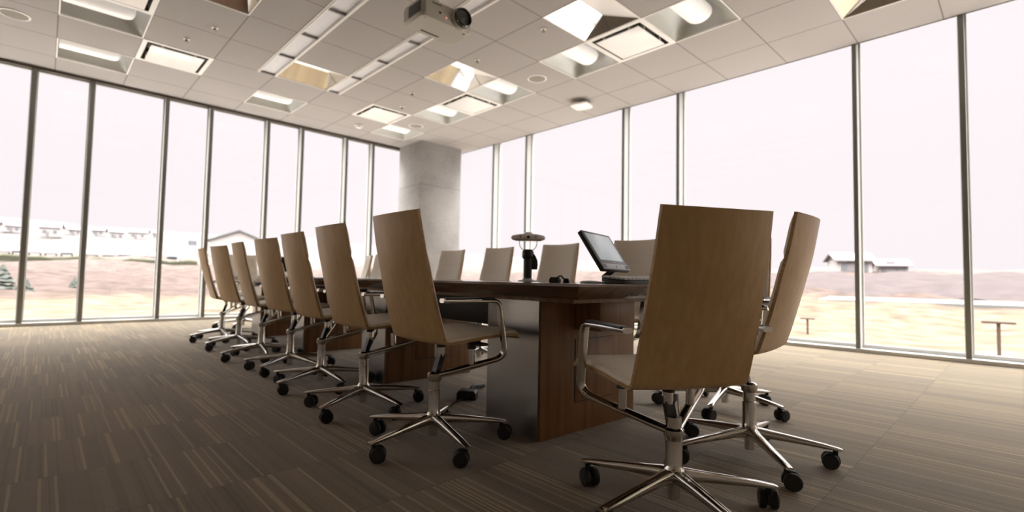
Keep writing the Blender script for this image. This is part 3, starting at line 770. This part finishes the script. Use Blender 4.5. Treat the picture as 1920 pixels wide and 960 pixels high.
for k in range(41):
    a_ = AL - .03 + .52*k/40
    hh = .75 + .3*math.sin(k*1.7)*math.sin(k*.6)
    ra = [Vector(((112+d)*math.cos(a_), (112+d)*math.sin(a_), tz(112*math.cos(a_), 112*math.sin(a_)) + z)) for d, z in ((-.6, -.2), (-.5, hh*.7), (0, hh), (.5, hh*.7), (.6, -.2))]
    hg.append(ra)
tag(MB().loft(hg, 0, True, True).build('hedge', plain('olive_hedge_leaves', (0.050, 0.050, 0.034), .9, 0, .1, .3, 2)), 'low olive hedge in front of the parking row', 'hedge')
rd = []
for k in range(25):
    a_ = AR - .55 + .70*k/24; rr2 = []
    for q in (53.2, 56.2):
        x, y = q*math.cos(a_), q*math.sin(a_); rr2.append(Vector((x, y, tz(x, y)+.04)))
    rd.append(rr2 + [v - Vector((0, 0, .5)) for v in rr2[::-1]])
struct(MB().loft(rd, 0, True, False).build('road', plain('pale_road_surface', (0.148, 0.144, 0.141), .8, 0, .2, .03)), 'pale road across the field outside the wide glass wall', 'road')
struct(MB().box((WX/2+3, DY/2+3, -2.12), (34, 38, .2)).build('bounce_slab', plain('pale_bounce_surface', (.50, .48, .47), .8, 0, .2, .05, 2)), 'added pale slab, out of view, bouncing skylight into the room', 'reflector')  # unseen slab, added to throw skylight up onto the ceiling
M['house_wall'] = plain('haze_paled_siding', (.36, .335, .335), .8, 0, .2, .03)  # siding and shingles paled to carry distance haze in their colour
M['house_roof'] = plain('haze_paled_shingles', (.20, .185, .195), .8, 0, .2, .05)
M['green_roof'] = plain('pale_green_metal_roof', (0.134, 0.158, 0.151), .6, 0, .3, .03)
M['house_glass'] = plain('dark_house_glass', (.15, .155, .165), .2, 0, .5, .02)
M['car_paint'] = plain('white_car_paint', (0.341, 0.341, 0.353), .3, 0, .5, .02)
M['car_dark'] = plain('dark_car_paint', (.14, .15, .18), .3, 0, .5, .02)
M['bark'] = plain('brown_bark', (.12, .085, .06), .9, 0, .1, .1)
M['needles'] = plain('dark_evergreen', (.075, .08, .072), .9, 0, .1, .3, 9)
M['rust'] = plain('dark_rusty_post', (.07, .05, .04), .7, .2, .3, .05)
M['white_pole'] = plain('white_pole_paint', (0.372, 0.372, 0.372), .4, 0, .4, .02)
def ground_at(px, r_):
    d = ray(px, 500); k = r_/math.hypot(d.x, d.y); x, y = d.x*k, d.y*k
    return Vector((x, y, tz(x, y) - .15)), math.atan2(d.y, d.x)
def house(px, r_, w, dp, hgt, roof, label, roofm='house_roof', turn=0.0, name='house', group='houses on the hillside'):
    p, a = ground_at(px, r_); o = empty(name, p, a + PI/2 + turn)
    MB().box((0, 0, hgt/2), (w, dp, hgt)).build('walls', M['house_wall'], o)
    q = MB(); e = .5
    q.loft([[Vector((x, y, z)) for y, z in ((-dp/2-e, hgt-.2), (0, hgt+roof), (dp/2+e, hgt-.2), (dp/2+e, hgt), (0, hgt+roof+.3), (-dp/2-e, hgt))] for x in (-w/2-e, w/2+e)], 0, True, False)
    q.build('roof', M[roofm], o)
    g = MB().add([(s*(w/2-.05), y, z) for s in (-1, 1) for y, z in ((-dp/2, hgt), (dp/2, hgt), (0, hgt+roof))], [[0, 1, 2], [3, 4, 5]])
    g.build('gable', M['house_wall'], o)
    n = max(2, int(w/4))
    for k in range(n):
        x = -w/2 + w*(k+.5)/n
        wf = MB().box((x, dp/2+.04, hgt*.5), (1.2, .12, 1.3)).build('house_window', M['house_glass'], o)
    wf = MB().box((w*.1, dp/2+.05, 1.05), (1.1, .12, 2.1)).build('front_door', M['house_roof'], o)
    return tag(o, label, 'house', group)
hs = [(15, 330, 5.5, 5, 3.2, 1.5, 'pale house far left beyond the first mullion'), (92, 300, 7, 5, 4.2, 2.2, 'large pale house on the hillside behind the second pane from the left'),
      (130, 345, 6, 5, 2.8, 1.4, 'low pale house right of the large house, near the second mullion'), (184, 350, 5.5, 5, 3.0, 1.5, 'pale house just right of the second mullion'), (213, 300, 5.5, 5, 3.8, 2.0, 'pale house with a tall roof in the third pane'),
      (256, 330, 8, 5, 3.6, 1.7, 'wide pale house in the right half of the third pane'), (288, 360, 5, 4, 3.2, 1.6, 'small pale house left of the third mullion')]
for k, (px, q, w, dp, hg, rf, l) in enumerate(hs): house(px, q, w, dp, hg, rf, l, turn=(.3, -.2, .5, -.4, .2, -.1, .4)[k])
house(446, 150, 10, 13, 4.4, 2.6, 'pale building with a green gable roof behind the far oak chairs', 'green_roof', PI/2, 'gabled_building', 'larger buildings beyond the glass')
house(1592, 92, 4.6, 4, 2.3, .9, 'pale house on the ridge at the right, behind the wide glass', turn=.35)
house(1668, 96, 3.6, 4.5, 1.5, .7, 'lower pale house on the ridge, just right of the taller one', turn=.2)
def make_car(paint):
    o = empty('car', (0, 0, 0))
    b = MB(); pr_ = [(-2.1, .35), (-2.15, .75), (-1.9, .95), (-1.2, 1.0), (-.75, 1.45), (.75, 1.48), (1.35, 1.0), (2.05, .88), (2.15, .55), (2.1, .35)]
    b.loft([[Vector((x*k, y, z)) for x, z in pr_] for y, k in ((-.85, .97), (-.75, 1), (.75, 1), (.85, .97))], 0, True, False); b.build('body', paint, o)
    g = MB(); g.loft([[Vector((x, y, z)) for x, z in ((-1.05, 1.02), (-.72, 1.38), (.70, 1.40), (1.18, 1.02))] for y in (-.87, .87)], 0, True, False); g.build('side_glass', M['house_glass'], o)
    for sx in (-1, 1):
        for s in (-1, 1): MB().cyl((sx*1.3, s*.86, .33), (sx*1.3, s*.66, .33), .33, 14).build('wheel', M['rubber'], o)
    return o
cp_ = [make_car(M['car_paint']), make_car(M['car_dark'])]; used = [0, 0]
spots_c = [(4, 0), (33, 1), (64, 0), (94, 0), (124, 1), (172, 0), (202, 0), (232, 1), (262, 0), (290, 0), (322, 1)]
for k, (px, w) in enumerate(spots_c):
    o = cp_[w] if not used[w] else copy_tree(cp_[w]); used[w] = 1
    p, a = ground_at(px, 126); o.location = p + Vector((0, 0, .15)); o.rotation_euler = (0, 0, a)
    tag(o, ('tiny white car in the parking row across the field', 'tiny dark car in the parking row across the field')[w], 'car', ('white cars in the distant parking row', 'dark cars in the distant parking row')[w])
for k, (px, l) in enumerate(((333, 'white flag pole, leftmost of three across the field'), (341, 'white flag pole, middle of three across the field'), (349, 'white flag pole with a flag, rightmost of three across the field'))):
    p, a = ground_at(px, 121); o = empty('flag_pole', p)
    MB().lathe([(.16, 0), (.16, .3), (.11, .35), (.08, 4.6), (.002, 4.7)], n=12).build('pole', M['white_pole'], o)
    if k == 2: MB().sweep([Vector((.1+.22*q, .10*math.sin(q*1.4), 4.1)) for q in range(8)], [(0.04, -.55), (.04, .4), (-.04, .4), (-.04, -.55)], (-.3, 1, 0)).build('flag', M['car_dark'], o)
    tag(o, l, 'flag pole', 'white flag poles')
def tpost(px, r_, hgt, w, l):
    p, a = ground_at(px, r_); o = empty('lamp_post', p + Vector((0, 0, .1)), a + PI/2)
    MB().box((0, 0, hgt/2), (.09, .09, hgt)).build('pole', M['rust'], o)
    MB().box((0, 0, hgt+.03), (w, .22, .07), bev=.02).build('lamp_head', M['rust'], o)
    tag(o, l, 'lamp post', 'short dark lamp posts')
tpost(1869, 20.5, 1.28, .74, 'short dark T shaped post outside the right hand panes')
tpost(1513, 27, .75, .62, 'small dark T shaped post seen just right of the edge on chair')
def tree(px, r_, hgt, w, l):
    p, a = ground_at(px, r_); o = empty('evergreen_tree', p, a)
    MB().cyl((0, 0, 0), (0, 0, hgt*.5), .12*hgt/3, 8, 0, .05).build('trunk', M['bark'], o)
    b = MB(); rnd = random.Random(px)
    for q in range(6):
        z0 = hgt*(.12+.14*q); rad = w*(1-.15*q)*.5
        n = 14; base = [Vector((rad*(1+.25*rnd.uniform(-1, 1))*math.cos(2*PI*k/n), rad*(1+.25*rnd.uniform(-1, 1))*math.sin(2*PI*k/n), z0+rnd.uniform(-.08, .08)*hgt*.5)) for k in range(n)]
        b.add(base + [Vector((0, 0, z0+hgt*.26))], [[k, (k+1) % n, n] for k in range(n)] + [list(range(n))[::-1]])
    b.build('needles', M['needles'], o)
    tag(o, l, 'tree', 'small dark evergreens outside')
tree(6, 62, 2.3, 2.3, 'dark evergreen at the left edge of the photo')
tree(53, 60, 1.2, 1.2, 'small dark evergreen just right of the first mullion')
tree(142, 64, 1.2, 1.2, 'small dark evergreen left of the second mullion')

# ------------------------------------------------------------------ sky and look
w = bpy.data.worlds.new('overcast_sky'); sc.world = w; w.use_nodes = True
nt = w.node_tree; nt.nodes.clear()
o_ = nt.nodes.new('ShaderNodeOutputWorld'); bg = nt.nodes.new('ShaderNodeBackground')
tc = nt.nodes.new('ShaderNodeTexCoord'); sx = nt.nodes.new('ShaderNodeSeparateXYZ'); nt.links.new(tc.outputs['Generated'], sx.inputs[0])
cr = nt.nodes.new('ShaderNodeValToRGB'); nt.links.new(sx.outputs[2], cr.inputs[0])
e = cr.color_ramp.elements
SKY = [(0.0, (.58, .53, .55)), (.02, (.925, .850, .880)), (.42, (.95, .872, .897)), (.55, (6.9, 6.65, 6.4)), (.75, (17.0, 16.5, 15.9)), (1.0, (20.0, 19.5, 18.8))]
while len(e) < len(SKY): e.new(.5)
KS = 20.0
for q, (p, c) in zip(e, SKY): q.position = p; q.color = (*[x/KS for x in c], 1)
bg.inputs['Strength'].default_value = KS
nt.links.new(cr.outputs[0], bg.inputs[0]); nt.links.new(bg.outputs[0], o_.inputs[0])
vs = sc.view_settings; vs.view_transform = 'Standard'; vs.look = 'None'; vs.gamma = 1.0; vs.use_curve_mapping = False; vs.exposure = 0.15
cy_ = sc.cycles; cy_.max_bounces = 10; cy_.diffuse_bounces = 6; cy_.glossy_bounces = 5; cy_.transparent_max_bounces = 12; cy_.use_denoising = True
cy_.caustics_reflective = False; cy_.caustics_refractive = False; cy_.sample_clamp_indirect = 8
